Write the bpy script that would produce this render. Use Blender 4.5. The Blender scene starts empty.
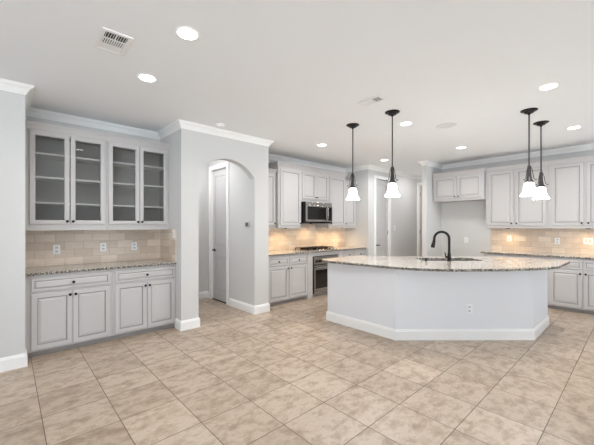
import bpy, bmesh, math, random
from mathutils import Vector, Matrix
PI = math.pi
rnd = random.Random(7)
sc = bpy.context.scene
COL = sc.collection

# ------------------------------------------------------------------ camera
H = 1.41                     # eye height
ANG = math.radians(47.5)     # heading, counter-clockwise from +X
cam_d = bpy.data.cameras.new('camera')
cam = bpy.data.objects.new('camera', cam_d)
COL.objects.link(cam)
cam.location = (0, 0, H)
cam.rotation_euler = (PI / 2, 0, ANG - PI / 2)
cam_d.sensor_fit = 'HORIZONTAL'
cam_d.sensor_width = 36.0
cam_d.lens = 316.8 / 594 * 36
cam_d.shift_y = 3.5 / 594
cam_d.clip_start = 0.05
sc.camera = cam

# ------------------------------------------------------------------ world and exposure
w = bpy.data.worlds.new('sky')
sc.world = w
w.use_nodes = True
wb = w.node_tree.nodes['Background']
# overcast sky above the horizon, a brighter glow added below it to lift the ceiling
wtc = w.node_tree.nodes.new('ShaderNodeTexCoord'); wsp = w.node_tree.nodes.new('ShaderNodeSeparateXYZ')
wrp = w.node_tree.nodes.new('ShaderNodeValToRGB'); wmr = w.node_tree.nodes.new('ShaderNodeMapRange')
w.node_tree.links.new(wtc.outputs['Generated'], wsp.inputs[0])
wmr.inputs['From Min'].default_value = -0.3; wmr.inputs['From Max'].default_value = 0.3
w.node_tree.links.new(wsp.outputs[2], wmr.inputs['Value'])
w.node_tree.links.new(wmr.outputs[0], wrp.inputs[0])
wrp.color_ramp.elements[0].position = 0.4; wrp.color_ramp.elements[0].color = (0.84, 0.95, 1.04, 1)
wrp.color_ramp.elements[1].position = 0.6; wrp.color_ramp.elements[1].color = (0.31, 0.355, 0.405, 1)
w.node_tree.links.new(wrp.outputs[0], wb.inputs[0])
wb.inputs[1].default_value = 7.0
vs = sc.view_settings
vs.view_transform = 'Standard'
vs.look = 'None'
vs.gamma = 1.0
vs.use_curve_mapping = False
vs.exposure = 0.23
CAN_W = 9.0        # each recessed ceiling light
PUCK_W = 1.25       # each under-cabinet light
PEND_E = 7.0       # pendant shade emission
sc.cycles.max_bounces = 10
sc.cycles.diffuse_bounces = 6
sc.cycles.sample_clamp_indirect = 8.0
sc.cycles.use_denoising = True


# ------------------------------------------------------------------ materials
def new_mat(name):
    m = bpy.data.materials.new(name)
    m.use_nodes = True
    nt = m.node_tree
    return m, nt, nt.nodes['Principled BSDF']


def rgb(r, g, b):
    def f(c):
        c /= 255.0
        return c / 12.92 if c <= 0.04045 else ((c + 0.055) / 1.055) ** 2.4
    return (f(r), f(g), f(b), 1)


def plain(name, col, rough=0.5, metal=0.0, bump=0.0, scale=60, var=0.0):
    m, nt, p = new_mat(name)
    N, L = nt.nodes, nt.links
    p.inputs['Base Color'].default_value = col
    p.inputs['Roughness'].default_value = rough
    p.inputs['Metallic'].default_value = metal
    tc = N.new('ShaderNodeTexCoord')
    no = N.new('ShaderNodeTexNoise')
    no.inputs['Scale'].default_value = scale
    no.inputs['Detail'].default_value = 3
    L.new(tc.outputs['Object'], no.inputs['Vector'])
    if var > 0:
        mx = N.new('ShaderNodeMix'); mx.data_type = 'RGBA'
        mx.inputs[6].default_value = tuple(c * (1 - var) for c in col[:3]) + (1,)
        mx.inputs[7].default_value = tuple(min(1, c * (1 + var)) for c in col[:3]) + (1,)
        L.new(no.outputs['Fac'], mx.inputs[0])
        L.new(mx.outputs[2], p.inputs['Base Color'])
    if bump > 0:
        b = N.new('ShaderNodeBump')
        b.inputs['Strength'].default_value = bump
        b.inputs['Distance'].default_value = 0.002
        L.new(no.outputs['Fac'], b.inputs['Height'])
        L.new(b.outputs[0], p.inputs['Normal'])
    return m


def ramp(nt, stops):
    r = nt.nodes.new('ShaderNodeValToRGB')
    e = r.color_ramp.elements
    while len(e) < len(stops):
        e.new(0.5)
    for k, (pos, c) in enumerate(stops):
        e[k].position = pos
        e[k].color = c
    return r


def brick_mat(name, axis, bw, bh, offset, mortar, c1, c2, cm, rough, origin=(0, 0), vein=None, grout_bump=0.4, vs_scale=(1, 1, 1), vstr=0.6):
    m, nt, p = new_mat(name)
    N, L = nt.nodes, nt.links
    tc = N.new('ShaderNodeTexCoord')
    sp = N.new('ShaderNodeSeparateXYZ')
    L.new(tc.outputs['Object'], sp.inputs[0])
    cb = N.new('ShaderNodeCombineXYZ')
    a = {'xy': (0, 1), 'xz': (0, 2), 'yz': (1, 2)}[axis]
    for k in (0, 1):
        s = N.new('ShaderNodeMath'); s.operation = 'SUBTRACT'
        L.new(sp.outputs[a[k]], s.inputs[0]); s.inputs[1].default_value = origin[k]
        L.new(s.outputs[0], cb.inputs[k])
    br = N.new('ShaderNodeTexBrick')
    br.offset = offset; br.squash = 1.0
    br.inputs['Scale'].default_value = 1
    br.inputs['Brick Width'].default_value = bw
    br.inputs['Row Height'].default_value = bh
    br.inputs['Mortar Size'].default_value = mortar
    br.inputs['Mortar Smooth'].default_value = 0.1
    br.inputs['Color1'].default_value = c1
    br.inputs['Color2'].default_value = c2
    br.inputs['Mortar'].default_value = cm
    L.new(cb.outputs[0], br.inputs['Vector'])
    col = br.outputs['Color']
    if vein:
        mp = N.new('ShaderNodeMapping')
        mp.inputs['Scale'].default_value = vs_scale
        L.new(tc.outputs['Object'], mp.inputs[0])
        # shift the stone figure from tile to tile
        fl = N.new('ShaderNodeVectorMath'); fl.operation = 'MULTIPLY_ADD'
        L.new(br.outputs['Color'], fl.inputs[0]); fl.inputs[1].default_value = (70, 45, 20)
        L.new(mp.outputs[0], fl.inputs[2])
        n1 = N.new('ShaderNodeTexNoise')
        n1.inputs['Scale'].default_value = 3.2; n1.inputs['Detail'].default_value = 9
        n1.inputs['Roughness'].default_value = 0.7; n1.inputs['Distortion'].default_value = 0.15
        L.new(fl.outputs[0], n1.inputs['Vector'])
        r = ramp(nt, vein)
        L.new(n1.outputs['Fac'], r.inputs[0])
        mu = N.new('ShaderNodeMix'); mu.data_type = 'RGBA'; mu.blend_type = 'MULTIPLY'
        mu.inputs[0].default_value = vstr
        L.new(col, mu.inputs[6]); L.new(r.outputs[0], mu.inputs[7])
        col = mu.outputs[2]
    L.new(col, p.inputs['Base Color'])
    p.inputs['Roughness'].default_value = rough
    b = N.new('ShaderNodeBump'); b.invert = True
    b.inputs['Strength'].default_value = grout_bump
    b.inputs['Distance'].default_value = 0.003
    L.new(br.outputs['Fac'], b.inputs['Height'])
    L.new(b.outputs[0], p.inputs['Normal'])
    return m


M = {}
M['wall'] = plain('wall_paint', rgb(209, 208, 206), 0.85, bump=0.15, scale=180)
M['ceiling'] = plain('ceiling_paint', rgb(243, 245, 247), 0.9, bump=0.2, scale=140)
M['trim'] = plain('trim_paint', rgb(243, 242, 240), 0.4)
M['cab'] = plain('cabinet_paint', rgb(194, 191, 190), 0.42, var=0.01)
M['groove'] = plain('cabinet_groove', rgb(158, 153, 151), 0.5)  # darker tone for the groove faces of doors and drawers
M['cab_in'] = plain('cabinet_interior', rgb(178, 176, 173), 0.6)
M['island'] = plain('island_paint', rgb(229, 230, 233), 0.7, bump=0.15, scale=180)
M['door'] = plain('door_paint', rgb(196, 194, 194), 0.42)
M['door2'] = plain('warm_door_paint', rgb(190, 174, 163), 0.42)
M['black'] = plain('dark_bronze', rgb(30, 27, 26), 0.38, 0.6)
M['rod'] = plain('brushed_bronze', rgb(70, 68, 67), 0.4, 0.6)
M['blackglass'] = plain('black_glass', rgb(14, 14, 15), 0.08)
M['steel'] = plain('stainless_steel', rgb(165, 162, 160), 0.26, 0.95, bump=0.05, scale=300)
M['darkgap'] = plain('dark_recess', rgb(48, 47, 46), 0.9)
M['plate'] = plain('white_plastic', rgb(240, 240, 240), 0.35)
M['plate2'] = plain('socket_plastic', rgb(205, 205, 205), 0.35)
M['screen'] = plain('grey_display', rgb(95, 100, 102), 0.25)
M['wood'] = plain('raw_wood', rgb(120, 98, 84), 0.7, var=0.1, scale=20)
M['toe'] = plain('toe_kick_paint', rgb(160, 155, 152), 0.6)
M['floor'] = brick_mat('floor_tile', 'xy', 0.42, 0.42, 0.0, 0.0028,
                       rgb(202, 187, 172), rgb(182, 167, 151), rgb(98, 85, 74), 0.36,
                       origin=(0.19, 0.46),
                       vein=[(0.34, rgb(168, 148, 128)), (0.46, rgb(216, 203, 188)), (0.57, rgb(250, 246, 241)), (0.72, rgb(222, 208, 194))],
                       vs_scale=(2.4, 3.4, 1), vstr=0.7, grout_bump=0.5)
TS = [(0.3, rgb(222, 210, 198)), (0.5, rgb(245, 238, 230)), (0.7, rgb(255, 252, 248))]
for k, ax in (('tile_x', 'xz'), ('tile_y', 'yz')):
    M[k] = brick_mat('travertine_' + k, ax, 0.198, 0.099, 0.5, 0.0021,
                     rgb(230, 217, 203), rgb(206, 191, 176), rgb(186, 172, 158), 0.5,
                     origin=(0.05, 0.914), vein=TS, vs_scale=(1.5, 1.5, 3), vstr=0.45, grout_bump=0.3)


def granite(edge=False):
    m, nt, p = new_mat('granite_edge' if edge else 'granite')
    N, L = nt.nodes, nt.links
    tc = N.new('ShaderNodeTexCoord')
    n1 = N.new('ShaderNodeTexNoise'); n1.inputs['Scale'].default_value = 55; n1.inputs['Detail'].default_value = 6; n1.inputs['Roughness'].default_value = 0.7
    n2 = N.new('ShaderNodeTexNoise'); n2.inputs['Scale'].default_value = 9; n2.inputs['Detail'].default_value = 4
    L.new(tc.outputs['Object'], n1.inputs['Vector']); L.new(tc.outputs['Object'], n2.inputs['Vector'])
    r1 = ramp(nt, [(0.38, rgb(44, 41, 40)), (0.44, rgb(116, 111, 105)), (0.50, rgb(190, 185, 178)), (0.58, rgb(242, 238, 231))])
    r2 = ramp(nt, [(0.35, rgb(205, 196, 184)), (0.6, rgb(255, 250, 244))])
    L.new(n1.outputs['Fac'], r1.inputs[0]); L.new(n2.outputs['Fac'], r2.inputs[0])
    mu = N.new('ShaderNodeMix'); mu.data_type = 'RGBA'; mu.blend_type = 'MULTIPLY'; mu.inputs[0].default_value = 0.5
    L.new(r1.outputs[0], mu.inputs[6]); L.new(r2.outputs[0], mu.inputs[7])
    L.new(mu.outputs[2], p.inputs['Base Color'])
    p.inputs['Roughness'].default_value = 0.6 if edge else 0.10
    if edge:      # chiselled edge: bare dark-flecked stone, unpolished
        r1.color_ramp.elements[0].position = 0.42; r1.color_ramp.elements[1].position = 0.50
        r1.color_ramp.elements[2].position = 0.58; r1.color_ramp.elements[3].position = 0.70
        b = N.new('ShaderNodeBump'); b.inputs['Strength'].default_value = 1.0; b.inputs['Distance'].default_value = 0.01
        L.new(n1.outputs['Fac'], b.inputs['Height']); L.new(b.outputs[0], p.inputs['Normal'])
    return m


M['granite'] = granite()
M['granite_edge'] = granite(True)


def glass():
    m = bpy.data.materials.new('clear_pane'); m.use_nodes = True
    nt = m.node_tree; N, L = nt.nodes, nt.links
    N.clear()
    o = N.new('ShaderNodeOutputMaterial'); mx = N.new('ShaderNodeMixShader')
    t = N.new('ShaderNodeBsdfTransparent'); g = N.new('ShaderNodeBsdfGlossy'); fr = N.new('ShaderNodeFresnel')
    t.inputs[0].default_value = (0.92, 0.92, 0.915, 1)
    g.inputs['Roughness'].default_value = 0.02
    fr.inputs[0].default_value = 1.5
    L.new(fr.outputs[0], mx.inputs[0]); L.new(t.outputs[0], mx.inputs[1]); L.new(g.outputs[0], mx.inputs[2])
    L.new(mx.outputs[0], o.inputs[0])
    return m


M['glass'] = glass()


def emit(name, col, s):
    m, nt, p = new_mat(name)
    p.inputs['Base Color'].default_value = (0.9, 0.9, 0.9, 1)
    p.inputs['Emission Color'].default_value = col
    p.inputs['Emission Strength'].default_value = s
    return m


M['lamp'] = emit('lit_lens', (1, 0.98, 0.95, 1), 9.0)
M['shade'] = emit('lit_frosted_glass', (1, 0.985, 0.96, 1), PEND_E)
M['puck'] = emit('lit_puck_lens', (1, 0.82, 0.55, 1), 5.0)


# ------------------------------------------------------------------ mesh helpers
def V(*a):
    return Vector(a)


def link(name, bm, mat, parent=None, bevel=0.0, smooth=False, seg=2):
    bmesh.ops.remove_doubles(bm, verts=bm.verts, dist=1e-6)
    bmesh.ops.recalc_face_normals(bm, faces=bm.faces)
    me = bpy.data.meshes.new(name)
    bm.to_mesh(me); bm.free()
    me.materials.append(M[mat] if isinstance(mat, str) else mat)
    if smooth:
        me.polygons.foreach_set('use_smooth', [True] * len(me.polygons))
        me.set_sharp_from_angle(angle=math.radians(40))
    o = bpy.data.objects.new(name, me)
    COL.objects.link(o)
    if parent:
        o.parent = parent
    if bevel > 0:
        b = o.modifiers.new('bevel', 'BEVEL'); b.width = bevel; b.segments = seg; b.limit_method = 'ANGLE'
        b.angle_limit = math.radians(50)
    return o


def box(bm, x0, x1, y0, y1, z0, z1):
    vs_ = [bm.verts.new((x, y, z)) for x in (x0, x1) for y in (y0, y1) for z in (z0, z1)]
    for f in ((0, 1, 3, 2), (4, 6, 7, 5), (0, 4, 5, 1), (2, 3, 7, 6), (0, 2, 6, 4), (1, 5, 7, 3)):
        bm.faces.new([vs_[i] for i in f])
    return bm


def B(*a):
    return box(bmesh.new(), *a)


def prism(pts, lo, hi, axis='z', bm=None):
    """polygon pts extruded lo..hi; axis z: pts (x,y); axis y: pts (x,z); axis x: pts (y,z)"""
    bm = bm or bmesh.new()
    def mk(p, t):
        return {'z': (p[0], p[1], t), 'y': (p[0], t, p[1]), 'x': (t, p[0], p[1])}[axis]
    a = [bm.verts.new(mk(p, lo)) for p in pts]
    b = [bm.verts.new(mk(p, hi)) for p in pts]
    bm.faces.new(a); bm.faces.new(list(reversed(b)))
    n = len(pts)
    for i in range(n):
        j = (i + 1) % n
        bm.faces.new((a[i], b[i], b[j], a[j]))
    return bm


def lathe(prof, n=24, bm=None, c=(0, 0, 0), cap=True, mtx=None):
    """prof: list of (r, z)"""
    bm = bm or bmesh.new()
    rings = []
    for r, z in prof:
        ring = []
        for k in range(n):
            t = 2 * PI * k / n
            p = Vector((r * math.cos(t), r * math.sin(t), z))
            if mtx:
                p = mtx @ p
            ring.append(bm.verts.new(p + Vector(c)))
        rings.append(ring)
    for a, b in zip(rings, rings[1:]):
        for k in range(n):
            j = (k + 1) % n
            bm.faces.new((a[k], a[j], b[j], b[k]))
    if cap:
        bm.faces.new(rings[0]); bm.faces.new(list(reversed(rings[-1])))
    return bm


def tube(pts, r, n=10, bm=None):
    """r: number or list of radii"""
    bm = bm or bmesh.new()
    pts = [Vector(p) for p in pts]
    rs = r if isinstance(r, (list, tuple)) else [r] * len(pts)
    d0 = (pts[1] - pts[0]).normalized()
    up = Vector((0, 0, 1)) if abs(d0.z) < 0.9 else Vector((1, 0, 0))
    u = d0.cross(up).normalized()
    rings = []
    for i, p in enumerate(pts):
        if i == 0: d = pts[1] - pts[0]
        elif i == len(pts) - 1: d = pts[-1] - pts[-2]
        else: d = pts[i + 1] - pts[i - 1]
        d.normalize()
        u = (u - d * u.dot(d)).normalized()
        v = d.cross(u)
        rings.append([bm.verts.new(p + (u * math.cos(2 * PI * k / n) + v * math.sin(2 * PI * k / n)) * rs[i]) for k in range(n)])
    for a, b in zip(rings, rings[1:]):
        for k in range(n):
            j = (k + 1) % n
            bm.faces.new((a[k], a[j], b[j], b[k]))
    bm.faces.new(rings[0]); bm.faces.new(list(reversed(rings[-1])))
    return bm


def sweep(path, prof, closed=False, bm=None):
    """moulding: path of (x,y) with the room on its right; prof of (out, z), out = distance into the room"""
    bm = bm or bmesh.new()
    P = [Vector((p[0], p[1])) for p in path]
    n = len(P)
    rings = []
    for i, p in enumerate(P):
        din = (p - P[i - 1]).normalized() if (i > 0 or closed) else None
        dout = (P[(i + 1) % n] - p).normalized() if (i < n - 1 or closed) else None
        nn = [Vector((d.y, -d.x)) for d in (din, dout) if d is not None]
        if len(nn) == 2:
            m = (nn[0] + nn[1])
            m = m.normalized() / max(0.2, m.normalized().dot(nn[0]))
        else:
            m = nn[0]
        rings.append([bm.verts.new((p.x + m.x * o, p.y + m.y * o, z)) for o, z in prof])
    k = len(prof)
    pairs = list(zip(rings, rings[1:])) + ([(rings[-1], rings[0])] if closed else [])
    for a, b in pairs:
        for i in range(k):
            j = (i + 1) % k
            bm.faces.new((a[i], a[j], b[j], b[i]))
    if not closed:
        bm.faces.new(rings[0]); bm.faces.new(list(reversed(rings[-1])))
    return bm


def panel(x0, x1, z0, z1, y, t, steps, bm=None, back=True):
    """a slab whose front (at y - t, facing -y) is shaped by nested rectangles: steps of (inset, depth behind the front)"""
    bm = bm or bmesh.new()
    def rect(i, yy):
        return [bm.verts.new(p) for p in ((x0 + i, yy, z0 + i), (x1 - i, yy, z0 + i), (x1 - i, yy, z1 - i), (x0 + i, yy, z1 - i))]
    rings = [rect(0, y), rect(0, y - t + 0.003), rect(0.003, y - t)]
    for i, d in steps:
        rings.append(rect(i, y - t + d))
    for a, b in zip(rings, rings[1:]):
        for k in range(4):
            j = (k + 1) % 4
            bm.faces.new((a[k], a[j], b[j], b[k]))
    bm.faces.new(rings[-1])
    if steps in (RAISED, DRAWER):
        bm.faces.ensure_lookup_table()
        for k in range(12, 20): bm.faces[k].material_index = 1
    if back:
        bm.faces.new(list(reversed(rings[0])))
    return bm


RAISED = [(0.048, 0.0), (0.052, 0.009), (0.060, 0.010), (0.080, 0.003), (0.083, 0.002)]
DRAWER = [(0.026, 0.0), (0.029, 0.007), (0.035, 0.008), (0.046, 0.002)]


def empty(name, loc=(0, 0, 0), rz=0.0):
    o = bpy.data.objects.new(name, None)
    o.empty_display_size = 0.1
    COL.objects.link(o)
    o.location = loc; o.rotation_euler = (0, 0, rz)
    return o


def tag(o, label, cat, group=None):
    o['label'] = label; o['category'] = cat
    if group: o['group'] = group
    return o


def struct(name, bm, mat, bevel=0.0, **k):
    o = link(name, bm, mat, None, bevel, **k)
    o['kind'] = 'structure'
    return o


def copy_tree(o, parent=None):
    c = o.copy(); COL.objects.link(c)
    if parent: c.parent = parent
    for ch in list(o.children):
        copy_tree(ch, c)
    return c


# ------------------------------------------------------------------ the setting
ZC = 2.815
YL, YN, YH = 4.19, 4.97, 5.78         # left wall plane, niche / range wall plane, hall back wall
XA, XB = 0.138, 1.73                  # niche sides
XR = 7.44                             # right wall
struct('floor', B(-4, 9, -4, 6.2, -0.1, 0), 'floor')
struct('ceiling', B(-4, 9, -4, 6.2, ZC, ZC + 0.1), 'ceiling')
struct('wall_left', B(-4, XA, YL, 5.1, 0, ZC), 'wall')
struct('wall_niche', B(XA, XB, YN, 5.1, 0, ZC), 'wall')
struct('wall_niche_side', B(XB, 1.87, YL, 5.9, 0, ZC), 'wall')
# arched wall
ax0, ax1, spring, peak = 1.975, 2.95, 2.165, 2.412
ax1 = 2.92
cxa = (ax0 + ax1) / 2; hw = (ax1 - ax0) / 2; rise = peak - spring
RR = (hw * hw + rise * rise) / (2 * rise)
th = math.asin(hw / RR)
arc = [(cxa + RR * math.sin(t), peak - RR + RR * math.cos(t)) for t in [(-th + 2 * th * k / 24) for k in range(25)]]
pts = [(1.87, 0), (ax0, 0)] + arc + [(ax1, 0), (3.20, 0), (3.20, ZC), (1.87, ZC)]
struct('wall_arch', prism(pts, YL, 4.32, 'y'), 'wall')
# hall right wall with its door opening (8 ft door)
dz = 2.48
struct('wall_hall_side', prism([(4.32, 0), (5.05, 0), (5.05, dz), (5.63, dz), (5.63, 0), (5.9, 0), (5.9, ZC), (4.32, ZC)], 2.92, 3.20, 'x'), 'wall')
struct('wall_hall_back', B(1.87, 2.92, YH, 5.9, 0, ZC), 'wall')
struct('wall_range', B(3.20, 6.17, YN, 5.1, 0, ZC), 'wall')
struct('wall_range_end', B(6.17, 6.29, 4.29, 5.1, 0, ZC), 'wall')
px0, px1 = 6.47, 7.05
struct('wall_pantry', prism([(6.29, 0), (px0, 0), (px0, 2.54), (px1, 2.54), (px1, 0), (8.62, 0), (8.62, ZC), (6.29, ZC)], 4.29, 4.41, 'y'), 'wall')
struct('wall_passage_end', prism([(3.16, 0), (3.43, 0), (3.43, 2.54), (4.21, 2.54), (4.21, 0), (4.29, 0), (4.29, ZC), (3.16, ZC)], 8.5, 8.62, 'x'), 'wall')
struct('wall_fridge_side', B(6.70, 8.5, 3.16, 3.26, 0, ZC), 'wall')
struct('wall_right', B(XR, XR + 0.12, -4, 3.16, 0, ZC), 'wall')
# the two walls behind the photographer, with unseen window openings added to light the room
def window_wall(name, axis, lo, hi, a0, a1, opens, z0, z1):
    bm = bmesh.new()
    def q(u0, u1, w0, w1):
        if axis == 'y': box(bm, u0, u1, lo, hi, w0, w1)
        else: box(bm, lo, hi, u0, u1, w0, w1)
    cur = a0
    for u0, u1 in opens:
        q(cur, u0, 0, ZC); q(u0, u1, 0, z0); q(u0, u1, z1, ZC); cur = u1
    q(cur, a1, 0, ZC)
    struct(name, bm, 'wall')
window_wall('wall_back', 'y', -4.12, -4.0, -4, 7.56, [(-3.6, -0.6), (5.0, 7.2)], 0.06, 2.45)
window_wall('wall_window_side', 'x', -4.12, -4.0, -4.12, 5.1, [(-3.8, 0.6)], 0.06, 2.45)
n = 0
for axis, spans in (('y', [(-3.6, -0.6), (5.0, 7.2)]), ('x', [(-3.8, 0.6)])):
    for u0, u1 in spans:
        bm = bmesh.new()
        for a, b, c, d in ((u0, u1, 0.06, 0.12), (u0, u1, 2.39, 2.45), (u0, u0 + 0.05, 0.12, 2.39), (u1 - 0.05, u1, 0.12, 2.39), ((u0 + u1) / 2 - 0.025, (u0 + u1) / 2 + 0.025, 0.12, 2.39)):
            if axis == 'y': box(bm, a, b, -4.09, -4.03, c, d)
            else: box(bm, -4.09, -4.03, a, b, c, d)
        n += 1
        struct('window_%d' % n, bm, 'trim')  # frame of an added, unseen daylight opening
        ld = bpy.data.lights.new('daylight_portal', 'AREA'); ld.shape = 'RECTANGLE'
        ld.size = u1 - u0; ld.size_y = 2.39; ld.cycles.is_portal = True
        lo = bpy.data.objects.new('daylight_portal', ld); COL.objects.link(lo)
        if axis == 'y':
            lo.location = ((u0 + u1) / 2, -4.1, 1.255); lo.rotation_euler = (PI / 2, 0, 0)
            lo.rotation_euler = (-PI / 2, 0, 0) if False else (PI / 2, 0, PI)
        else:
            lo.location = (-4.1, (u0 + u1) / 2, 1.255); lo.rotation_euler = (PI / 2, 0, PI / 2)

# crown moulding, mitred round every corner
cz = ZC
CROWN = [(0, cz - 0.090), (0.008, cz - 0.090), (0.010, cz - 0.078), (0.015, cz - 0.072), (0.020, cz - 0.060),
         (0.034, cz - 0.038), (0.048, cz - 0.026), (0.056, cz - 0.021), (0.058, cz - 0.012), (0.066, cz - 0.009), (0.067, cz), (0, cz)]
path = [(-4, YL), (XA, YL), (XA, YN), (XB, YN), (XB, YL), (3.20, YL), (3.20, YN), (6.17, YN), (6.17, 4.29), (8.5, 4.29),
        (8.5, 3.26), (6.70, 3.26), (6.70, 3.16), (XR, 3.16), (XR, -4)]
struct('trim_1', sweep(path, CROWN), 'trim')
BASE = [(0, 0), (0.016, 0), (0.016, 0.108), (0.011, 0.116), (0.010, 0.124), (0.005, 0.135), (0, 0.135)]
struct('baseboard_left', sweep([(-4, YL), (XA, YL), (XA, 4.37)], BASE), 'trim')
struct('baseboard_arch', sweep([(XB, 4.37), (XB, YL), (ax0, YL), (ax0, 4.32), (1.87, 4.32), (1.87, YH), (2.92, YH), (2.92, 5.73)], BASE), 'trim')
struct('baseboard_hall', sweep([(2.92, 4.95), (2.92, YL), (3.20, YL), (3.20, 4.37)], BASE), 'trim')
struct('baseboard_pantry', sweep([(6.17, 4.32), (6.17, 4.29), (6.385, 4.29)], BASE), 'trim')
struct('baseboard_passage', sweep([(7.135, 4.29), (8.475, 4.29)], BASE), 'trim')
struct('baseboard_fridge', sweep([(8.5, 3.30), (8.5, 3.26), (6.70, 3.26), (6.70, 3.16), (XR, 3.16), (XR, 2.16)], BASE), 'trim')

# tiled backsplashes
struct('trim_2', B(XA + 0.001, XB - 0.001, 4.958, YN, 0.914, 1.37), 'tile_x')
struct('trim_3', B(XB - 0.01, XB, 4.36, 4.958, 0.914, 1.37), 'tile_y')
struct('trim_4', B(3.201, 6.169, 4.958, YN, 0.914, 1.50), 'tile_x')
struct('trim_5', B(XR - 0.012, XR, 0.16, 2.14, 0.914, 1.40), 'tile_y')


# ------------------------------------------------------------------ doors of the house
def house_door(num, x0, x1, zt, wall_mat, loc, rz, handle_left, casing_far=True, gap_shade=True):
    """built in a frame facing -y with the wall face at y = 0"""
    t = empty('door_%d' % num, loc, rz); t['kind'] = 'structure'
    wd = x1 - x0
    bm = bmesh.new()
    yb = 0.045
    # slab with two raised panels (tall over short)
    s = 0.105 if wd > 0.6 else 0.09
    g = 0.004
    panels = [(0.17, 0.84), (1.03, zt - 0.13)]
    box(bm, g, wd - g, yb, yb + 0.035, 0.014, zt - g)
    st = bmesh.new()
    for a, b, c, d in ((g, s, 0.014, zt - g), (wd - s, wd - g, 0.014, zt - g), (s, wd - s, 0.014, panels[0][0]),
                       (s, wd - s, panels[0][1], panels[1][0]), (s, wd - s, panels[1][1], zt - g)):
        box(bm, a, b, yb - 0.012, yb, c, d)
    for c, d in panels:
        panel(s + 0.004, wd - s - 0.004, c + 0.004, d - 0.004, yb, 0.003, [(0.02, 0.0), (0.045, -0.007), (0.05, -0.007)], bm)
    link('door_slab', bm, wall_mat, t)
    bm = bmesh.new()
    cw = 0.075
    for a, b, c, d in ((-cw, -0.004, 0, zt + cw), (wd + 0.004, wd + cw, 0, zt + cw), (-0.004, wd + 0.004, zt + 0.004, zt + cw)):
        box(bm, a, b, -0.02, -0.0005, c, d)
    link('casing', bm, 'trim', t, 0.004)
    bm = bmesh.new()
    for a, b, c, d in ((-0.0005, 0.003, 0, zt), (wd - 0.003, wd + 0.0005, 0, zt), (0.003, wd - 0.003, zt - 0.003, zt + 0.0005)):
        box(bm, a, b, -0.012, 0.119, c, d)
    link('jamb', bm, 'trim', t)
    if gap_shade:
        link('gap_shade', B(0.004, wd - 0.004, 0.01, 0.11, 0.0, 0.012), 'darkgap', t)  # dark strip painted in for the shade under the door
    hx = 0.055 if handle_left else wd - 0.055
    dr = 1 if handle_left else -1
    hm = lathe([(0.028, 0), (0.028, 0.006), (0.012, 0.010), (0.010, 0.045)], 20, c=(hx, yb - 0.012, 0.95), mtx=Matrix.Rotation(PI / 2, 4, 'X'))
    tube([(hx, yb - 0.052, 0.95), (hx + dr * 0.03, yb - 0.057, 0.951), (hx + dr * 0.075, yb - 0.056, 0.949), (hx + dr * 0.115, yb - 0.052, 0.945)], [0.014, 0.014, 0.012, 0.010], 10, hm)
    link('door_handle', hm, 'black', t, smooth=True)
    hg = bmesh.new()
    for z in (0.25, 1.25, zt - 0.25):
        xx = wd - 0.004 if handle_left else 0.004
        tube([(xx, yb - 0.017, z - 0.045), (xx, yb - 0.017, z + 0.045)], 0.006, 8, hg)
    link('hinge', hg, 'black', t, smooth=True)
    return t


house_door(1, 5.05, 5.63, 2.48, 'door', (2.92, 5.63, 0), -PI / 2, True)          # hall, in the side wall
house_door(2, px0, px1, 2.54, 'door', (px0, 4.29, 0), 0, True)                    # pantry
house_door(3, 3.43, 4.21, 2.54, 'door2', (8.5, 4.21, 0), -PI / 2, False)          # end of the passage


# ------------------------------------------------------------------ cabinets
def knob(parent, x, y, z):
    bm = lathe([(0.006, 0), (0.0055, 0.012), (0.013, 0.017), (0.0155, 0.022), (0.0145, 0.027), (0.006, 0.030)], 16, c=(x, y, z), mtx=Matrix.Rotation(PI / 2, 4, 'X'))
    return link('knob', bm, 'black', parent, smooth=True)


def cab_door(t, x0, x1, z0, z1, kx=None, kz=None, y=0.0, th_=0.02):
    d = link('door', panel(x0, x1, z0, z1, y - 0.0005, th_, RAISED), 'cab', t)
    d.data.materials.append(M['groove'])
    if kx is not None: knob(d, kx, y - th_ - 0.0005, kz)
    return d


def cab_drawer(t, x0, x1, z0, z1, y=0.0, k=True):
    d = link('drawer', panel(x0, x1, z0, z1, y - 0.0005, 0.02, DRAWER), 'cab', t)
    d.data.materials.append(M['groove'])
    if k: knob(d, (x0 + x1) / 2, y - 0.0205, (z0 + z1) / 2)
    return d


def crown_small(path, z0, z1, proj):
    h = z1 - z0
    pr_ = [(-0.006, z0), (0.004, z0), (0.006, z0 + 0.16 * h), (0.012, z0 + 0.22 * h), (0.018, z0 + 0.42 * h), (proj * 0.62, z0 + 0.68 * h),
           (proj * 0.86, z0 + 0.78 * h), (proj * 0.88, z0 + 0.88 * h), (proj, z0 + 0.9 * h), (proj, z1), (-0.006, z1)]
    return sweep(path, pr_)


def base_cabinet(loc, rz, w, depth, doors, drawers, z_db=(0.085, 0.685), z_dr=(0.71, 0.848), name='base_cabinet', end=None):
    """local: front of the face frame at y=0, back at y=depth; doors: (x0,x1,knob side); drawers: (x0,x1)"""
    t = empty(name, loc, rz)
    link('body', B(0.001, w - 0.001, 0.0, depth, 0.065, 0.883), 'cab', t)
    link('toe_kick', B(0.001, w - 0.001, 0.06, depth, 0.0, 0.0645), 'toe', t)
    for x0, x1, s in doors:
        cab_door(t, x0, x1, z_db[0], z_db[1], x0 + 0.024 if s == 'l' else x1 - 0.024, z_db[1] - 0.045)
    for x0, x1 in drawers:
        cab_drawer(t, x0, x1, *z_dr)
    return t


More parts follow.
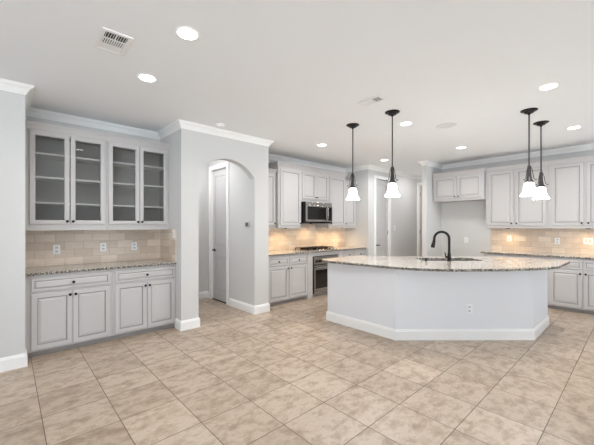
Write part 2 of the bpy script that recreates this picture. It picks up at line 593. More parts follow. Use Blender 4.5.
YF = 4.385
DB = YN - YF - 0.001
c1 = base_cabinet((XA, YF, 0), 0, 0.817, DB, [(0.052, 0.412, 'r'), (0.417, 0.789, 'l')], [(0.052, 0.789)])
tag(c1, 'light grey base cabinet with two doors in the niche, beside the left wall', 'cabinet', 'niche base cabinets')
c2 = base_cabinet((XA + 0.817, YF, 0), 0, 0.775, DB, [(0.026, 0.393, 'r'), (0.398, 0.758, 'l')], [(0.026, 0.758)])
tag(c2, 'light grey base cabinet with two doors in the niche, next to the arched wall', 'cabinet', 'niche base cabinets')
c3 = base_cabinet((3.202, YF, 0), 0, 1.086, DB, [(0.125, 0.587, 'r'), (0.618, 1.070, 'l')], [(0.125, 0.587), (0.618, 1.070)], z_dr=(0.705, 0.845))
tag(c3, 'two-door two-drawer base cabinet between the arched wall and the wall oven', 'cabinet')
c4 = base_cabinet((5.335, YF, 0), 0, 0.833, DB, [(0.02, 0.415, 'r'), (0.435, 0.815, 'l')], [(0.02, 0.415), (0.435, 0.815)])
tag(c4, 'two-drawer base cabinet right of the oven, mostly hidden behind the island', 'cabinet')

# oven cabinet: side pilasters, apron over the oven, toe
oc = empty('oven_cabinet', (4.29, YF, 0))
for x0, x1 in ((0.0, 0.135), (0.92, 1.043)):
    o = link('pilaster', B(x0, x1, -0.012, DB, 0.0, 0.883), 'cab', oc, 0.003)
link('apron', B(0.136, 0.919, 0, 0.02, 0.812, 0.883), 'cab', oc)
link('toe_kick', B(0.136, 0.919, 0.05, 0.07, 0.0, 0.065), 'toe', oc)
tag(oc, 'light grey cabinet surround with square pilasters framing the stainless oven', 'cabinet')
# oven
ov = empty('wall_oven', (4.426, YF, 0.068))
W = 0.783
link('chassis', B(0.004, W - 0.004, 0.004, 0.50, 0.0, 0.738), 'darkgap', ov)
cp = link('control_panel', B(0.030, W - 0.030, -0.022, 0.003, 0.580, 0.728), 'steel', ov, 0.004)
link('display', B(0.06, W - 0.06, -0.0245, -0.0225, 0.617, 0.662), 'blackglass', cp)
dr = link('oven_door', B(0.030, W - 0.030, -0.03, 0.003, 0.060, 0.560), 'steel', ov, 0.004)
link('window', B(0.065, W - 0.065, -0.0335, -0.0305, 0.100, 0.470), 'blackglass', dr, 0.002)
hb = tube([(0.05, -0.075, 0.518), (W - 0.05, -0.075, 0.518)], 0.013, 12)
tube([(0.085, -0.075, 0.518), (0.085, -0.03, 0.518)], 0.009, 8, hb); tube([(W - 0.085, -0.075, 0.518), (W - 0.085, -0.03, 0.518)], 0.009, 8, hb)
link('oven_handle', hb, 'steel', dr, smooth=True)
link('lower_grille', B(0.030, W - 0.030, -0.018, 0.003, 0.005, 0.050), 'steel', ov, 0.003)
tag(ov, 'stainless steel wall oven with black window set under the cooktop', 'oven')

# countertops (granite)
def edge_mat(o):
    o.data.materials.append(M['granite_edge'])
    for p in o.data.polygons:
        if abs(p.normal.z) < 0.3: p.material_index = 1


def slab(name, pts, label, zt=0.914, th_=0.03, z0=None, hole=None):
    bm = prism(pts, zt - th_, zt, 'z')
    o = link(name, bm, 'granite', None, 0.006, seg=3)
    edge_mat(o)
    tag(o, label, 'countertop')
    return o


slab('countertop', [(XA + 0.001, 4.345), (XB - 0.001, 4.345), (XB - 0.001, 4.957), (XA + 0.001, 4.957)], 'speckled granite countertop in the niche under the glass-door cabinets')
slab('countertop', [(3.202, 4.345), (6.168, 4.345), (6.168, 4.957), (3.202, 4.957)], 'speckled granite countertop along the cooktop wall')
slab('countertop', [(6.775, 0.16), (XR - 0.013, 0.16), (XR - 0.013, 2.14), (6.775, 2.14)], 'speckled granite countertop along the right-hand wall')

# right wall base cabinets (local x runs towards -Y)
FX = 6.812
DR = XR - FX - 0.001
for k, (y, lab) in enumerate(((2.08, 'two-door base cabinet on the right wall, partly hidden behind the island'),
                              (1.11, 'two-door base cabinet on the right wall at the right edge of the photo'))):
    c = base_cabinet((FX, y, 0), -PI / 2, 0.968, DR, [(0.045, 0.455, 'r'), (0.475, 0.935, 'l')], [(0.045, 0.455), (0.475, 0.935)])
    tag(c, lab, 'cabinet', 'base cabinets on the right wall')


# upper cabinets
def upper_cabinet(loc, rz, w, depth, z0, z1, ztop, doors, kz=None, frame_z=None, crown='both', kind='solid', proj=0.05):
    """loc z = 0; front at y=0"""
    t = empty('wall_cabinet', (loc[0], loc[1], z0), rz)
    h = z1 - z0
    link('body', B(0.001, w - 0.001, 0, depth, 0, h), 'cab', t)
    zb = (frame_z[0] - z0) if frame_z else 0.05
    zt = (frame_z[1] - z0) if frame_z else h - 0.03
    for x0, x1, s in doors:
        cab_door(t, x0, x1, zb, zt, x0 + 0.024 if s == 'l' else x1 - 0.024, zb + 0.04)
    pth = []
    if crown in ('both', 'left'): pth.append((0.001, depth - 0.002))
    pth += [(0.001, 0.0), (w - 0.001, 0.0)]
    if crown in ('both', 'right'): pth.append((w - 0.001, depth - 0.002))
    link('crown_moulding', crown_small(pth, h - 0.012, ztop - z0, proj), 'cab', t)
    link('top_panel', B(0.004, w - 0.004, 0.004, depth - 0.003, h, h + 0.01), 'wood', t)
    return t


u = upper_cabinet((3.202, 4.65), 0, 0.517, YN - 4.65 - 0.001, 1.37, 2.39, 2.465, [(0.08, 0.495, 'r')], frame_z=(1.42, 2.37), crown='none')
tag(u, 'shorter single-door wall cabinet just beside the arched wall', 'cabinet', 'wall cabinets over the cooktop counter')
YT = 4.58
u = upper_cabinet((3.72, YT), 0, 0.59, YN - YT - 0.001, 1.37, 2.53, 2.61, [(0.045, 0.56, 'r')], frame_z=(1.42, 2.485), crown='left')
tag(u, 'tall single-door wall cabinet directly left of the microwave', 'cabinet', 'wall cabinets over the cooktop counter')
u = upper_cabinet((4.311, YT), 0, 0.808, YN - YT - 0.001, 1.90, 2.53, 2.61, [(0.02, 0.398, 'r'), (0.406, 0.785, 'l')], frame_z=(1.955, 2.485), crown='none')
tag(u, 'short two-door wall cabinet directly above the microwave', 'cabinet', 'wall cabinets over the cooktop counter')
u = upper_cabinet((5.12, YT), 0, 0.57, YN - YT - 0.001, 1.37, 2.53, 2.61, [(0.03, 0.535, 'l')], frame_z=(1.42, 2.485), crown='right')
tag(u, 'tall single-door wall cabinet directly right of the microwave', 'cabinet', 'wall cabinets over the cooktop counter')
u = upper_cabinet((5.70, 4.65), 0, 0.467, YN - 4.65 - 0.001, 1.37, 2.39, 2.465, [(0.035, 0.42, 'l')], frame_z=(1.42, 2.37), crown='none')
tag(u, 'shorter single-door wall cabinet at the far end of the cooktop wall', 'cabinet', 'wall cabinets over the cooktop counter')

# microwave
mw = empty('microwave', (4.335, 4.47, 1.462))
W = 0.765
link('housing', B(0, W, 0.012, 0.49, 0.0, 0.43), 'blackglass', mw)
link('top_vent', B(0.0, W, 0.0, 0.0115, 0.37, 0.43), 'steel', mw, 0.003)
md = link('microwave_door', B(0.0, W - 0.155, -0.016, 0.0115, 0.035, 0.366), 'steel', mw, 0.004)
link('window', B(0.03, W - 0.20, -0.019, -0.0165, 0.075, 0.335), 'blackglass', md, 0.002)
hb = tube([(W - 0.17, -0.020, 0.06), (W - 0.175, -0.050, 0.10), (W - 0.178, -0.062, 0.20), (W - 0.175, -0.050, 0.30), (W - 0.17, -0.020, 0.345)], 0.011, 10)
link('microwave_handle', hb, 'steel', md, smooth=True)
cp = link('control_panel', B(W - 0.152, W, -0.016, 0.0115, 0.035, 0.366), 'steel', mw, 0.003)
link('keypad', B(W - 0.135, W - 0.018, -0.0185, -0.0165, 0.06, 0.34), 'blackglass', cp)
link('base_trim', B(0.0, W, -0.004, 0.0115, 0.0, 0.032), 'blackglass', mw, 0.002)
tag(mw, 'stainless over-the-range microwave with black window above the cooktop', 'microwave')

# cooktop
ck = empty('cooktop', (4.37, 4.44, 0.914))
link('pan', B(0, 0.90, 0, 0.46, 0.0, 0.012), 'steel', ck, 0.004)
for gx in (0.17, 0.45, 0.73):
    bm = bmesh.new()
    for a, b, c, d in ((gx - 0.13, gx + 0.13, 0.10, 0.112), (gx - 0.13, gx + 0.13, 0.418, 0.43), (gx - 0.13, gx - 0.118, 0.10, 0.43), (gx + 0.118, gx + 0.13, 0.10, 0.43),
                       (gx - 0.006, gx + 0.006, 0.112, 0.418), (gx - 0.118, gx + 0.118, 0.259, 0.271), (gx - 0.118, gx + 0.118, 0.18, 0.190), (gx - 0.118, gx + 0.118, 0.34, 0.35)):
        box(bm, a, b, c, d, 0.036, 0.050)
    for sx in (-0.124, 0.124):
        for yy in (0.106, 0.265, 0.424):
            box(bm, gx + sx - 0.006, gx + sx + 0.006, yy - 0.006, yy + 0.006, 0.0125, 0.036)
    link('grate', bm, 'black', ck)
for bx, by in ((0.17, 0.19), (0.17, 0.345), (0.45, 0.265), (0.73, 0.19), (0.73, 0.345)):
    link('burner', lathe([(0.045, 0.0125), (0.045, 0.020), (0.036, 0.024), (0.034, 0.031), (0.008, 0.033)], 20, c=(bx, by, 0)), 'black', ck, smooth=True)
for k in range(5):
    link('knob', lathe([(0.019, 0.0125), (0.018, 0.018), (0.016, 0.032), (0.010, 0.034)], 16, c=(0.21 + k * 0.12, 0.05, 0)), 'black', ck, smooth=True)
tag(ck, 'black-grated gas cooktop on the granite counter below the microwave', 'cooktop')

# cabinet above the fridge recess and the right-hand wall cabinets
u = upper_cabinet((6.98, 3.145), -PI / 2, 1.01, XR - 6.98 - 0.001, 1.945, 2.49, 2.565, [(0.035, 0.495, 'r'), (0.520, 0.975, 'l')], frame_z=(1.99, 2.455), crown='right')
tag(u, 'short two-door wall cabinet above the empty fridge recess', 'cabinet')
for y, kr in ((2.132, 'two-door wall cabinet on the right wall, next to the fridge recess'), (1.135, 'two-door wall cabinet on the right wall at the right edge of the photo')):
    u = upper_cabinet((7.11, y), -PI / 2, 0.996, XR - 7.11 - 0.001, 1.37, 2.50, 2.575, [(0.045, 0.470, 'r'), (0.505, 0.965, 'l')], frame_z=(1.42, 2.475), crown='none')
    tag(u, kr, 'cabinet', 'wall cabinets on the right wall')


# niche glass-front wall cabinets
def glass_cabinet(x0, w, doors, label):
    zb, z1 = 1.36, 2.505
    t = empty('glass_cabinet', (x0, 4.63, zb))
    h = z1 - zb; dp = YN - 4.63 - 0.001
    bm = bmesh.new()
    box(bm, 0.001, 0.02, 0.02, dp - 0.012, 0, h); box(bm, w - 0.02, w - 0.001, 0.02, dp - 0.012, 0, h)
    box(bm, 0.02, w - 0.02, 0.02, dp - 0.012, 0.05, 0.07); box(bm, 0.02, w - 0.02, 0.02, dp - 0.012, h - 0.02, h)
    box(bm, 0.001, w - 0.001, dp - 0.011, dp, 0, h)
    link('carcass', bm, 'cab_in', t)
    mid = (doors[0][1] + doors[1][0]) / 2
    bm = bmesh.new()
    for a, b, c, d in ((0.001, doors[0][0] + 0.02, 0, h), (doors[1][1] - 0.02, w - 0.001, 0, h), (doors[0][0] + 0.02, doors[1][1] - 0.02, 0, 0.095), (doors[0][0] + 0.02, doors[1][1] - 0.02, h - 0.045, h)):
        box(bm, a, b, 0, 0.0195, c, d)
    box(bm, 0.001, w - 0.001, 0.0, dp - 0.012, -0.0, 0.0)if False else None
    link('face_frame', bm, 'cab', t)
    for z in (1.678, 1.972, 2.244):
        link('shelf', B(0.021, w - 0.021, 0.03, dp - 0.012, z - zb - 0.010, z - zb + 0.010), 'trim', t)
    for (a, b, s) in doors:
        d0, d1 = 1.43 - zb, 2.487 - zb
        sw = 0.050
        bm = bmesh.new()
        loops = []
        for i, yy in ((0, -0.001), (0, -0.018), (0.003, -0.021), (sw - 0.008, -0.021), (sw - 0.003, -0.016), (sw, -0.012), (sw, -0.001)):
            loops.append([bm.verts.new(p) for p in ((a + i, yy, d0 + i), (b - i, yy, d0 + i), (b - i, yy, d1 - i), (a + i, yy, d1 - i))])
        loops.append(loops[0])
        for l0, l1 in zip(loops, loops[1:]):
            for k in range(4):
                j = (k + 1) % 4
                bm.faces.new((l0[k], l0[j], l1[j], l1[k]))
        dd = link('door', bm, 'cab', t)
        gl = link('glass_pane', B(a + sw - 0.004, b - sw + 0.004, -0.009, -0.006, d0 + sw - 0.004, d1 - sw + 0.004), 'glass', dd)
        knob(dd, a + 0.024 if s == 'l' else b - 0.024, -0.0215, d0 + 0.035)
    link('crown_moulding', crown_small([(0.001, 0.0), (w - 0.001, 0.0)], h - 0.012, 2.58 - zb, 0.05), 'cab', t)
    link('top_panel', B(0.004, w - 0.004, 0.004, dp - 0.003, h, h + 0.01), 'cab', t)
    tag(t, label, 'cabinet', 'glass-door wall cabinets in the niche')
    return t


glass_cabinet(XA, 0.804, [(0.050, 0.414, 'r'), (0.424, 0.784, 'l')], 'glass-door wall cabinet with three shelves, beside the left wall')
glass_cabinet(XA + 0.804, 0.787, [(0.020, 0.386, 'r'), (0.392, 0.758, 'l')], 'glass-door wall cabinet with three shelves, next to the arched wall')

# ------------------------------------------------------------------ island
poly = [(3.545, 3.19), (3.545, 2.065), (4.815, 0.918), (5.70, 0.918), (5.70, 1.55), (4.35, 2.95), (4.35, 3.19)]
isl = empty('kitchen_island', (4.5, 2.0, 0))
def shift(pts):
    return [(x - 4.5, y - 2.0) for x, y in pts]
top = 0.8845
inner = [(4.62 - 0.0, 2.52), (5.22, 1.90)]
link('panelled_body', prism(shift(poly), 0, top, 'z'), 'island', isl)
# room lies outside: walk the outline so the outside is on the right
bp = sweep(shift(list(reversed(poly))), [(o_, z) for o_, z in BASE], closed=True) if False else None
def outside_right(pts):
    a = sum(pts[i][0] * pts[(i + 1) % len(pts)][1] - pts[(i + 1) % len(pts)][0] * pts[i][1] for i in range(len(pts)))
    return pts if a > 0 else list(reversed(pts))          # counter-clockwise: outside on the right
BI = [(0.0005, 0)] + BASE[1:-1] + [(0.0005, 0.135)]
link('baseboard', sweep(shift(outside_right(poly)), BI, closed=True), 'trim', isl)
tag(isl, 'white angular kitchen island with baseboard in the middle of the kitchen', 'kitchen island')

# countertop with a curved front, pierced by the sink
front = [(3.56, 3.26), (3.47, 3.235), (3.395, 3.14), (3.372, 2.98), (3.40, 2.70), (3.43, 2.40), (3.45, 2.15), (3.49, 1.92), (3.62, 1.66), (3.81, 1.44), (4.00, 1.28),
         (4.24, 1.08), (4.50, 0.92), (4.74, 0.79), (4.98, 0.70)]
def smooth_curve(P, n=5):
    out = []
    for i in range(len(P) - 1):
        p0 = P[max(i - 1, 0)]; p1 = P[i]; p2 = P[i + 1]; p3 = P[min(i + 2, len(P) - 1)]
        for k in range(n):
            t = k / n
            out.append(tuple(0.5 * (2 * p1[a] + (p2[a] - p0[a]) * t + (2 * p0[a] - 5 * p1[a] + 4 * p2[a] - p3[a]) * t * t + (-p0[a] + 3 * p1[a] - 3 * p2[a] + p3[a]) * t ** 3) for a in (0, 1)))
    out.append(P[-1])
    return out
outline = smooth_curve(front) + [(5.82, 0.69), (5.85, 0.72), (5.85, 1.60), (4.42, 3.02), (4.42, 3.26)]
Cs = Vector((4.85, 1.97)); U = Vector((0.7071, -0.7071)); Vv = Vector((0.7071, 0.7071))
def sk(a, b):
    p = Cs + U * a + Vv * b
    return (p.x, p.y)
def rrect(hx, hy, r, n=5):
    out = []
    for sx, sy, a0 in ((1, 1, 0), (-1, 1, PI / 2), (-1, -1, PI), (1, -1, 1.5 * PI)):
        for k in range(n + 1):
            t = a0 + PI / 2 * k / n
            out.append(sk(sx * (hx - r) + r * math.cos(t), sy * (hy - r) + r * math.sin(t)))
    return out
hole = rrect(0.43, 0.21, 0.03)
bm = bmesh.new()
def ring(pts, z):
    return [bm.verts.new((x, y, z)) for x, y in pts]
def edges(r):
    return [bm.edges.new((r[i], r[(i + 1) % len(r)])) for i in range(len(r))]
for z in (0.885, 0.915):
    ro, rh = ring(outline, z), ring(hole, z)
    bmesh.ops.triangle_fill(bm, use_beauty=True, use_dissolve=False, edges=edges(ro) + edges(rh))
    if z < 0.9: lo_ = (ro, rh)
    else:
        for A, Bb in ((lo_[0], ro), (lo_[1], rh)):
            for i in range(len(A)):
                j = (i + 1) % len(A)
                bm.faces.new((A[i], A[j], Bb[j], Bb[i]))
ic = link('countertop', bm, 'granite', None, 0.006, seg=3)
edge_mat(ic)
tag(ic, 'large speckled granite countertop with curved front on the island', 'countertop')

# undermount sink: rim under the stone and a bowl sunk into the island body
zr = 0.884
bm = bmesh.new()
outer = rrect(0.445, 0.225, 0.035); inn = rrect(0.425, 0.205, 0.03); bot = rrect(0.405, 0.185, 0.05)
R0 = ring(outer, zr); R1 = ring(inn, zr); R2 = ring(bot, 0.70); R3 = ring(rrect(0.06, 0.04, 0.03), 0.695); R4 = ring(outer, 0.69)
for A, Bb in ((R0, R1), (R1, R2), (R2, R3), (R0, R4)):
    for i in range(len(A)):
        j = (i + 1) % len(A)
        bm.faces.new((A[i], A[j], Bb[j], Bb[i]))
bm.faces.new(R3); bm.faces.new(list(reversed(R4)))
M['sink'] = plain('dark_sink', rgb(70, 67, 64), 0.35)  # one dark tone for the whole bowl
sink = link('sink', bm, 'sink', None, smooth=True)
tag(sink, 'dark undermount sink cut into the island countertop', 'sink')
# open the island body where the bowl hangs
cut = bmesh.new()
a_ = [cut.verts.new((x - 4.5, y - 2.0, 0.685)) for x, y in rrect(0.448, 0.228, 0.035)]
b_ = [cut.verts.new((x - 4.5, y - 2.0, 0.95)) for x, y in rrect(0.448, 0.228, 0.035)]
cut.faces.new(a_); cut.faces.new(list(reversed(b_)))
for i in range(len(a_)):
    j = (i + 1) % len(a_)
    cut.faces.new((a_[i], b_[i], b_[j], a_[j]))
bmesh.ops.recalc_face_normals(cut, faces=cut.faces)
cme = bpy.data.meshes.new('sink_cut'); cut.to_mesh(cme); cut.free()
cob = bpy.data.objects.new('sink_cut', cme); COL.objects.link(cob); cob.location = isl.location
body = [o for o in isl.children if o.name.startswith('panelled_body')][0]
bo = body.modifiers.new('cut', 'BOOLEAN'); bo.object = cob; bo.operation = 'DIFFERENCE'; bo.solver = 'EXACT'
bpy.context.view_layer.update()
dg = bpy.context.evaluated_depsgraph_get()
nm = bpy.data.meshes.new_from_object(body.evaluated_get(dg))
body.modifiers.clear(); body.data = nm
bpy.data.objects.remove(cob)

# faucet
fc = empty('faucet', (4.605, 1.845, 0.915))
Rv = Vector((math.sin(ANG), -math.cos(ANG), 0)); Fv = Vector((math.cos(ANG), math.sin(ANG), 0))
sd = (-Rv * 0.86 + Fv * 0.5).normalized()
bz = lathe([(0.030, 0), (0.030, 0.008), (0.025, 0.012), (0.024, 0.10), (0.020, 0.11)], 20)
link('base', bz, 'black', fc, smooth=True)
arcp = [V(0, 0, 0.105), V(0, 0, 0.20), V(0, 0, 0.30)]
ra = 0.097
for k in range(1, 13):
    t = PI * k / 12
    arcp.append(V(0, 0, 0.315) + sd * (ra - ra * math.cos(t)) + V(0, 0, ra * math.sin(t)))
arcp.append(V(0, 0, 0.29) + sd * (2 * ra + 0.002))
link('spout', tube(arcp, 0.0175, 14), 'black', fc, smooth=True)
e = arcp[-1]
link('spray_head', tube([e + V(0, 0, 0.004), e + V(0, 0, -0.03) + sd * 0.004, e + V(0, 0, -0.06) + sd * 0.012, e + V(0, 0, -0.105) + sd * 0.022], [0.0185, 0.021, 0.026, 0.028], 14), 'black', fc, smooth=True)
lm = tube([V(0, 0, 0.06), -Rv * 0.05 + V(0, 0, 0.06)], 0.015, 12)
tube([-Rv * 0.045 + V(0, 0, 0.06), -Rv * 0.055 + V(0, 0, 0.09), -Rv * 0.062 + V(0, 0, 0.125)], [0.010, 0.008, 0.006], 10, lm)
link('lever', lm, 'black', fc, smooth=True)
tag(fc, 'black gooseneck pull-down faucet standing beside the island sink', 'faucet')
ag = link('air_switch', lathe([(0.020, 0), (0.020, 0.004), (0.015, 0.006), (0.0165, 0.03), (0.015, 0.048), (0.008, 0.053)], 18, c=(0, 0, 0)), 'rod', None, smooth=True)
ag.location = (4.33, 2.05, 0.915)
tag(ag, 'small dark metal air switch button on the island countertop, left of the faucet', 'button')


# ------------------------------------------------------------------ plates on the walls
def outlet(loc, rz, label, kind='outlet', w=0.072, h=0.115):
    nm_ = {'outlet': 'wall_outlet', 'switch': 'light_switch'}[kind]
    t = empty(nm_, loc, rz)
    link('plate', B(-w / 2, w / 2, -0.006, -0.0005, -h / 2, h / 2), 'plate', t, 0.0025)
    n_ = max(1, round(w / 0.072))
    for q in range(n_):
        cx_ = (q - (n_ - 1) / 2) * 0.046
        if kind == 'outlet' and q == 0:
            for s in (-1, 1):
                bm = B(cx_ - 0.016, cx_ + 0.016, -0.0085, -0.0062, s * 0.024 - 0.014, s * 0.024 + 0.014)
                so = link('socket', bm, 'plate2', t, 0.002)
                bm = bmesh.new()
                for dx in (-0.006, 0.006):
                    box(bm, cx_ + dx - 0.001, cx_ + dx + 0.001, -0.0089, -0.0086, s * 0.024 - 0.001, s * 0.024 + 0.008)
                link('slot', bm, 'darkgap', so)
        else:
            link('rocker', B(cx_ - 0.016, cx_ + 0.016, -0.0095, -0.0062, -0.033, 0.033), 'plate2', t, 0.002)
    return tag(t, label, {'outlet': 'outlet', 'switch': 'switch'}[kind], {'outlet': 'wall outlets', 'switch': 'light switches'}[kind])


TY = 4.958
outlet((0.461, TY, 1.115), 0, 'white outlet on the niche backsplash, nearest the left wall')
outlet((0.968, TY, 1.122), 0, 'white outlet on the niche backsplash, middle of three', w=0.072)
outlet((1.357, TY, 1.120), 0, 'white outlet on the niche backsplash, nearest the arched wall')
outlet((XB - 0.01, 4.43, 1.30), -PI / 2, 'white switch on the tiled side wall of the niche', 'switch')
outlet((3.72, TY, 1.125), 0, 'white outlet on the lit tile beside the arched wall, left of the cooktop')
outlet((XR - 0.012, 1.806, 1.159), -PI / 2, 'white outlet on the right backsplash, nearest the fridge recess')
outlet((XR - 0.012, 1.055, 1.135), -PI / 2, 'white outlet on the right backsplash, under the middle of the wall cabinets')
outlet((XR - 0.012, 0.638, 1.148), -PI / 2, 'white double switch plate on the right backsplash at the photo edge', 'switch', w=0.12)
outlet((XR, 2.62, 1.10), -PI / 2, 'white outlet on the bare wall of the fridge recess')
outlet((7.32, 4.29, 1.36), 0, 'white switch on the wall between pantry door and passage door', 'switch')
outlet((4.221, 1.4515, 0.383), -math.atan2(2.065 - 0.918, 4.815 - 3.545), 'white outlet on the slanted front of the island')
th_ = empty('thermostat', (2.92, 4.38, 1.435), -PI / 2)
link('housing', B(-0.058, 0.058, -0.022, -0.0005, -0.045, 0.045), 'plate2', th_, 0.006)
link('display', B(-0.045, 0.045, -0.0245, -0.0225, -0.032, 0.032), 'screen', th_, 0.002)
tag(th_, 'small grey thermostat on the hall wall inside the archway', 'thermostat')


# ------------------------------------------------------------------ pendants
def make_pendant():
    t = empty('pendant_light')
    link('canopy', lathe([(0.088, 0.0), (0.088, -0.006), (0.078, -0.013), (0.052, -0.017), (0.048, -0.034), (0.020, -0.040), (0.012, -0.055)], 32), 'black', t, smooth=True)
    link('rod', tube([(0, 0, -0.03), (0, 0, -0.685)], 0.008, 10), 'rod', t, smooth=True)
    link('socket_holder', lathe([(0.010, -0.670), (0.017, -0.675), (0.019, -0.705), (0.022, -0.785), (0.030, -0.840), (0.044, -0.857), (0.047, -0.870), (0.040, -0.877)], 20), 'rod', t, smooth=True)
    for k in range(3):
        a = 2 * PI * k / 3 + 0.5
        d = Vector((math.cos(a), math.sin(a), 0))
        pts_ = [d * 0.016 + V(0, 0, -0.685), d * 0.034 + V(0, 0, -0.735), d * 0.040 + V(0, 0, -0.785), d * 0.048 + V(0, 0, -0.830), d * 0.068 + V(0, 0, -0.853), d * 0.080 + V(0, 0, -0.840)]
        link('scroll_arm', tube(pts_, [0.0035, 0.004, 0.004, 0.004, 0.004, 0.005], 8), 'rod', t, smooth=True)
    prof = [(0.036, -0.880), (0.047, -0.887), (0.053, -0.910), (0.057, -0.945), (0.063, -0.980), (0.074, -1.006), (0.089, -1.026), (0.096, -1.036),
            (0.093, -1.038), (0.086, -1.028), (0.070, -1.007), (0.059, -0.980), (0.053, -0.945), (0.049, -0.910), (0.043, -0.891), (0.032, -0.884)]
    bm = lathe(prof + [prof[0]], 36, cap=False)
    link('glass_shade', bm, 'shade', t, smooth=True)
    link('bulb', lathe([(0.008, -0.885), (0.014, -0.915), (0.028, -0.950), (0.030, -0.970), (0.020, -0.990), (0.004, -0.997)], 16), 'shade', t, smooth=True)
    return t


pend = make_pendant()
PL = [((3.547, 2.723), 'pendant with bell glass shade over the island end nearest the oven'),
      ((3.505, 2.085), 'pendant with bell glass shade, second from the oven end of the island'),
      ((4.675, 0.932), 'pendant with bell glass shade, nearer of the right-hand pair over the island'),
      ((5.35, 0.933), 'pendant with bell glass shade, farther of the right-hand pair over the island')]
for k, ((x, y), lab) in enumerate(PL):
    o = pend if k == 0 else copy_tree(pend)
    o.location = (x, y, ZC - 0.0005)
    tag(o, lab, 'pendant light', 'pendant lights over the island')
    ld = bpy.data.lights.new('pendant_glow', 'POINT'); ld.energy = 6.0; ld.color = (1, 0.97, 0.93); ld.shadow_soft_size = 0.05
    lo = bpy.data.objects.new('pendant_glow', ld); COL.objects.link(lo); lo.location = (x, y, ZC - 1.12)


# ------------------------------------------------------------------ recessed lights
def make_can():
    t = empty('recessed_light')
    link('trim_ring', lathe([(0.070, 0.0), (0.070, -0.003), (0.076, -0.005), (0.083, -0.003), (0.085, 0.0)], 36, cap=False), 'trim', t, smooth=True)
    link('lens', lathe([(0.0705, 0.0), (0.0705, -0.0028)], 36), 'lamp', t)
    return t


can = make_can()
CL = [((0.974, 2.246), 'round recessed ceiling light, largest in view, beside the big ceiling vent'),
      ((0.985, 3.177), 'round recessed ceiling light in front of the glass-door cabinets'),
      ((4.025, 0.642), 'round recessed ceiling light at upper right, in front of the right-hand pendants'),
      ((4.037, 2.193), 'round recessed ceiling light just right of the second pendant canopy'),
      ((6.0, 2.198), 'round recessed ceiling light near the cabinet over the fridge recess'),
      ((5.97, 0.663), 'round recessed ceiling light near the right wall cabinets'),
      ((5.93, 3.715), 'round recessed ceiling light outside the pantry door'),
      ((4.034, 3.76), 'round recessed ceiling light in front of the microwave wall')]
for k, ((x, y), lab) in enumerate(CL):
    o = can if k == 0 else copy_tree(can)
    o.location = (x, y, ZC - 0.0005)
    tag(o, lab, 'ceiling light', 'recessed ceiling lights')
def can_light(x, y, wt=CAN_W):
    ld = bpy.data.lights.new('can_beam', 'AREA'); ld.shape = 'DISK'; ld.size = 0.15; ld.spread = math.radians(150); ld.energy = wt; ld.color = (1, 0.995, 0.98)
    lo = bpy.data.objects.new('can_beam', ld); COL.objects.link(lo); lo.location = (x, y, ZC - 0.012)
for (x, y), lab in CL: can_light(x, y)
# added fill lights without fixtures, brightening the hall and the passage
def fill_light(x, y, wt):
    ld = bpy.data.lights.new('added_fill', 'AREA'); ld.shape = 'DISK'; ld.size = 0.5; ld.energy = wt; ld.color = (0.97, 0.98, 1.0)
    lo = bpy.data.objects.new('added_fill', ld); COL.objects.link(lo); lo.location = (x, y, ZC - 0.05)
for x, y, wt in ((2.28, 5.25, 10), (7.75, 3.62, 8)): fill_light(x, y, wt)


# ------------------------------------------------------------------ ceiling vents, speaker, detector
def vent(x0, x1, y0, y1, dark, label, cross):
    """register with a frame; dark = (y0,y1) rows where the louvres stand open"""
    t = empty('ceiling_vent', ((x0 + x1) / 2, (y0 + y1) / 2, ZC))
    w_, l_ = (x1 - x0) / 2, (y1 - y0) / 2
    f = 0.028 if w_ > 0.09 else 0.016
    bm = bmesh.new()
    for a, b, c, d in ((-w_, w_, -l_, -l_ + f), (-w_, w_, l_ - f, l_), (-w_, -w_ + f, -l_ + f, l_ - f), (w_ - f, w_, -l_ + f, l_ - f)):
        box(bm, a, b, c, d, -0.010, -0.0005)
    link('frame', bm, 'trim', t, 0.003)
    link('backing', B(-w_ + f, w_ - f, -l_ + f, l_ - f, -0.0025, -0.0005), 'darkgap', t)
    d0, d1 = dark[0] - (y0 + y1) / 2, dark[1] - (y0 + y1) / 2
    bm = bmesh.new()
    # middle rows: blades along y with narrow slits; last rows: blades nearly shut
    ym = d1 + 0.006 + (l_ - f - d1 - 0.006) * 0.5
    nb = 10 if w_ > 0.09 else 6
    bw_ = 2 * (w_ - f) / nb
    for k in range(nb):
        box(bm, -w_ + f + k * bw_ + 0.0030, -w_ + f + (k + 1) * bw_ - 0.0030, d1 + 0.006, ym, -0.006, -0.0028)
    box(bm, -w_ + f, w_ - f, ym, l_ - f, -0.006, -0.0028)
    box(bm, -w_ + f, w_ - f, -l_ + f, d0, -0.006, -0.0028)
    nn_ = 9 if w_ > 0.09 else 4
    for k in range(nn_):
        xx = -w_ + f + (k + 0.5) * (2 * (w_ - f)) / nn_
        box(bm, xx - 0.0012, xx + 0.0012, d0, d1, -0.0085, -0.003)
    box(bm, -w_ + f, w_ - f, d1, d1 + 0.006, -0.010, -0.003)
    if cross: box(bm, -0.004, 0.004, d0, d1, -0.010, -0.003)
    link('louvres', bm, 'trim', t)
    tag(t, label, 'air vent', 'ceiling vents')
    return t


vent(0.497, 0.70, 2.57, 2.90, (2.605, 2.685), 'white ceiling vent with dark open louvres at the upper left of the photo', True)
vent(2.945, 3.085, 1.91, 2.20, (1.94, 2.025), 'white ceiling vent with dark open end, above the front of the island', False)

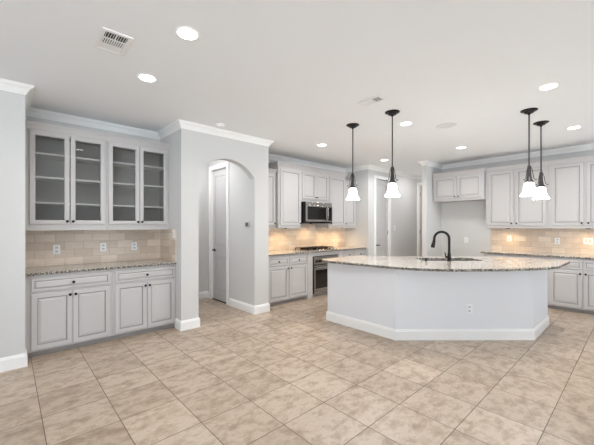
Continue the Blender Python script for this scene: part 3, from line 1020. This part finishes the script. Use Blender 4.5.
sp_ = empty('ceiling_speaker', (4.51, 1.85, ZC))
link('ring', lathe([(0.135, -0.0005), (0.135, -0.006), (0.142, -0.007), (0.150, -0.0005)], 40, cap=False), 'ceiling', sp_, smooth=True)
link('grille', lathe([(0.134, -0.0005), (0.134, -0.004), (0.10, -0.0055), (0.01, -0.006)], 40), plain('grille_mesh', rgb(228, 229, 229), 0.8, bump=0.4, scale=400), sp_, smooth=True)
tag(sp_, 'flat round white speaker grille in the ceiling over the island', 'speaker')
sm = empty('smoke_detector', (2.18, 3.96, ZC))
link('base', lathe([(0.068, -0.0005), (0.068, -0.010), (0.064, -0.014)], 32), 'plate', sm, smooth=True)
link('cover', lathe([(0.058, -0.0145), (0.056, -0.028), (0.040, -0.036), (0.010, -0.038)], 32), 'plate', sm, smooth=True)
tag(sm, 'white round smoke detector on the ceiling in front of the archway', 'smoke detector')

# ------------------------------------------------------------------ under-cabinet lights
def puck(x, y, z, label, wt=PUCK_W):
    t = empty('under_cabinet_light', (x, y, z))
    link('ring', lathe([(0.026, 0), (0.026, -0.010), (0.033, -0.010), (0.034, 0)], 24, cap=False), 'black', t, smooth=True)
    link('lens', lathe([(0.0255, -0.001), (0.0255, -0.009)], 24), 'puck', t)
    tag(t, label, 'cabinet light', 'under-cabinet lights')
    ld = bpy.data.lights.new('puck_beam', 'SPOT'); ld.energy = wt * 8; ld.color = (1, 0.68, 0.34); ld.spot_size = math.radians(165); ld.spot_blend = 1.0; ld.shadow_soft_size = 0.04
    lo = bpy.data.objects.new('puck_beam', ld); COL.objects.link(lo); lo.location = (x, y, z - 0.016)
for x, y, z, lab in ((3.50, 4.75, 1.369, 'small round light glowing under the wall cabinet by the arched wall'),
                     (4.05, 4.75, 1.369, 'small round light glowing under the tall cabinet left of the microwave'),
                     (4.75, 4.75, 1.461, 'small round light glowing under the back of the microwave'),
                     (5.32, 4.75, 1.369, 'small round light glowing under the cabinet right of the microwave'),
                     (5.78, 4.75, 1.369, 'small round light glowing under the last cabinet of the cooktop wall'),
                     (7.22, 1.78, 1.369, 'small round light glowing under the right wall cabinet by the fridge recess'),
                     (7.22, 0.62, 1.369, 'small round light glowing under the right wall cabinet at the photo edge')):
    puck(x, y, z, lab, PUCK_W if x < 7 else PUCK_W * 0.75)
